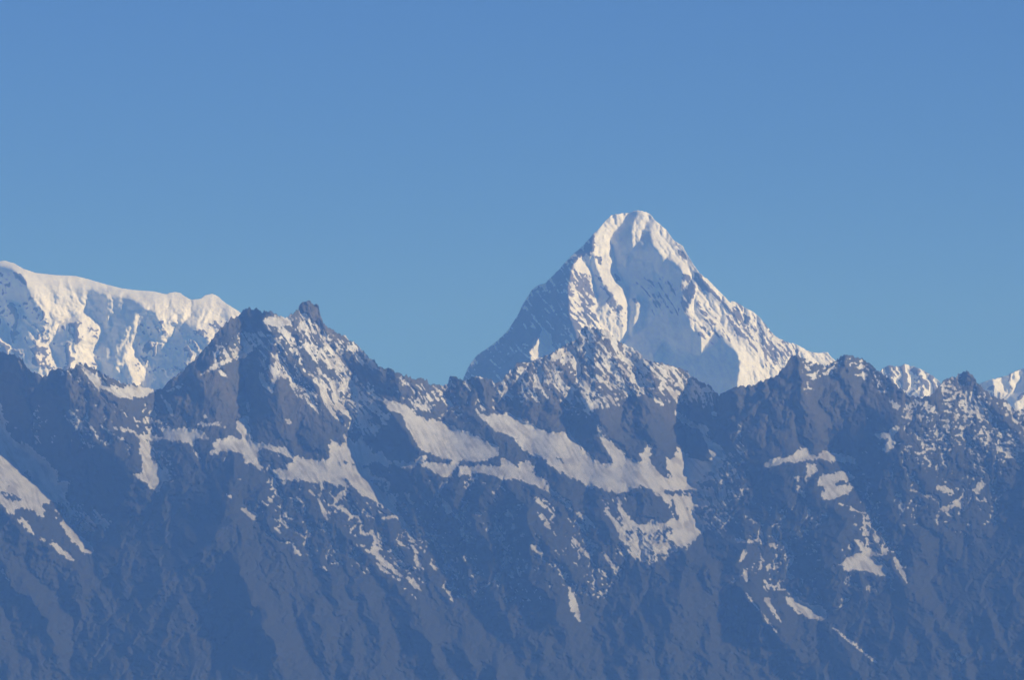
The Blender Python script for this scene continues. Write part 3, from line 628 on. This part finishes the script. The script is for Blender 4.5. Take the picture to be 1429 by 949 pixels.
terrain(sky_d, rel, snow, 25500, (-298, 1728), 1060, near_mat,
        [('mountain', None, {'label': 'jagged rocky mountain with a blunt grey rock horn and diagonal snow streaks', 'category': 'mountain'}),
         ('mountain', m_low, {'label': 'dark hazy lower slopes with faint ribs and thin snow gullies, nearest the viewer', 'category': 'mountain'}),
         ('mountain', m_centre, {'label': 'speckled rocky mountain standing in front of the snow pyramid', 'category': 'mountain'}),
         ('mountain', m_right, {'label': 'dark craggy ridge with patchy snow along the right side', 'category': 'mountain'}),
         ('glacier', m_glac, {'label': 'wide pale snowfield sloping down to the right below the speckled mountain', 'category': 'glacier'})], jag=2.3, seed=36)

# ------------------------------------------------------------------ valley floor and air
gm = bpy.data.materials.new('valley_floor'); gm.use_nodes = True
t = gm.node_tree; b = t.nodes['Principled BSDF']; b.inputs['Roughness'].default_value = 0.95
n = t.nodes.new('ShaderNodeTexNoise'); n.inputs['Scale'].default_value = 40; n.inputs['Detail'].default_value = 8
r = t.nodes.new('ShaderNodeValToRGB'); r.color_ramp.elements[0].color = (0.04, 0.055, 0.03, 1); r.color_ramp.elements[1].color = (0.10, 0.09, 0.06, 1)
tc = t.nodes.new('ShaderNodeTexCoord'); t.links.new(tc.outputs['Generated'], n.inputs['Vector']); t.links.new(n.outputs[0], r.inputs[0]); t.links.new(r.outputs[0], b.inputs['Base Color'])
me = bpy.data.meshes.new('ground'); R = 200000.0
me.from_pydata([(-R, -R, 0), (R, -R, 0), (R, R, 0), (-R, R, 0)], [], [(0, 1, 2, 3)]); me.materials.append(gm)
g = bpy.data.objects.new('ground', me); COL.objects.link(g); g['kind'] = 'structure'

hm = bpy.data.materials.new('haze'); hm.use_nodes = True
t = hm.node_tree; t.nodes.remove(t.nodes['Principled BSDF'])
v = t.nodes.new('ShaderNodeVolumePrincipled')
v.inputs['Color'].default_value = (*HAZE_SCATTER, 1)
v.inputs['Density'].default_value = HAZE_DENSITY
v.inputs['Absorption Color'].default_value = (1, 1, 1, 1)
v.inputs['Anisotropy'].default_value = 0.0
t.links.new(v.outputs[0], t.nodes['Material Output'].inputs['Volume'])
bx0, bx1, by0, by1, bz0, bz1 = -26000, 26000, -4000, 48000, -60, 5600
me = bpy.data.meshes.new('haze')
me.from_pydata([(x, y, z) for z in (bz0, bz1) for y in (by0, by1) for x in (bx0, bx1)], [], [(0, 2, 3, 1), (4, 5, 7, 6), (0, 1, 5, 4), (2, 6, 7, 3), (0, 4, 6, 2), (1, 3, 7, 5)])
me.materials.append(hm)
h = bpy.data.objects.new('haze', me); COL.objects.link(h); h['kind'] = 'stuff'; h['label'] = 'pale blue mountain haze'; h['category'] = 'haze'
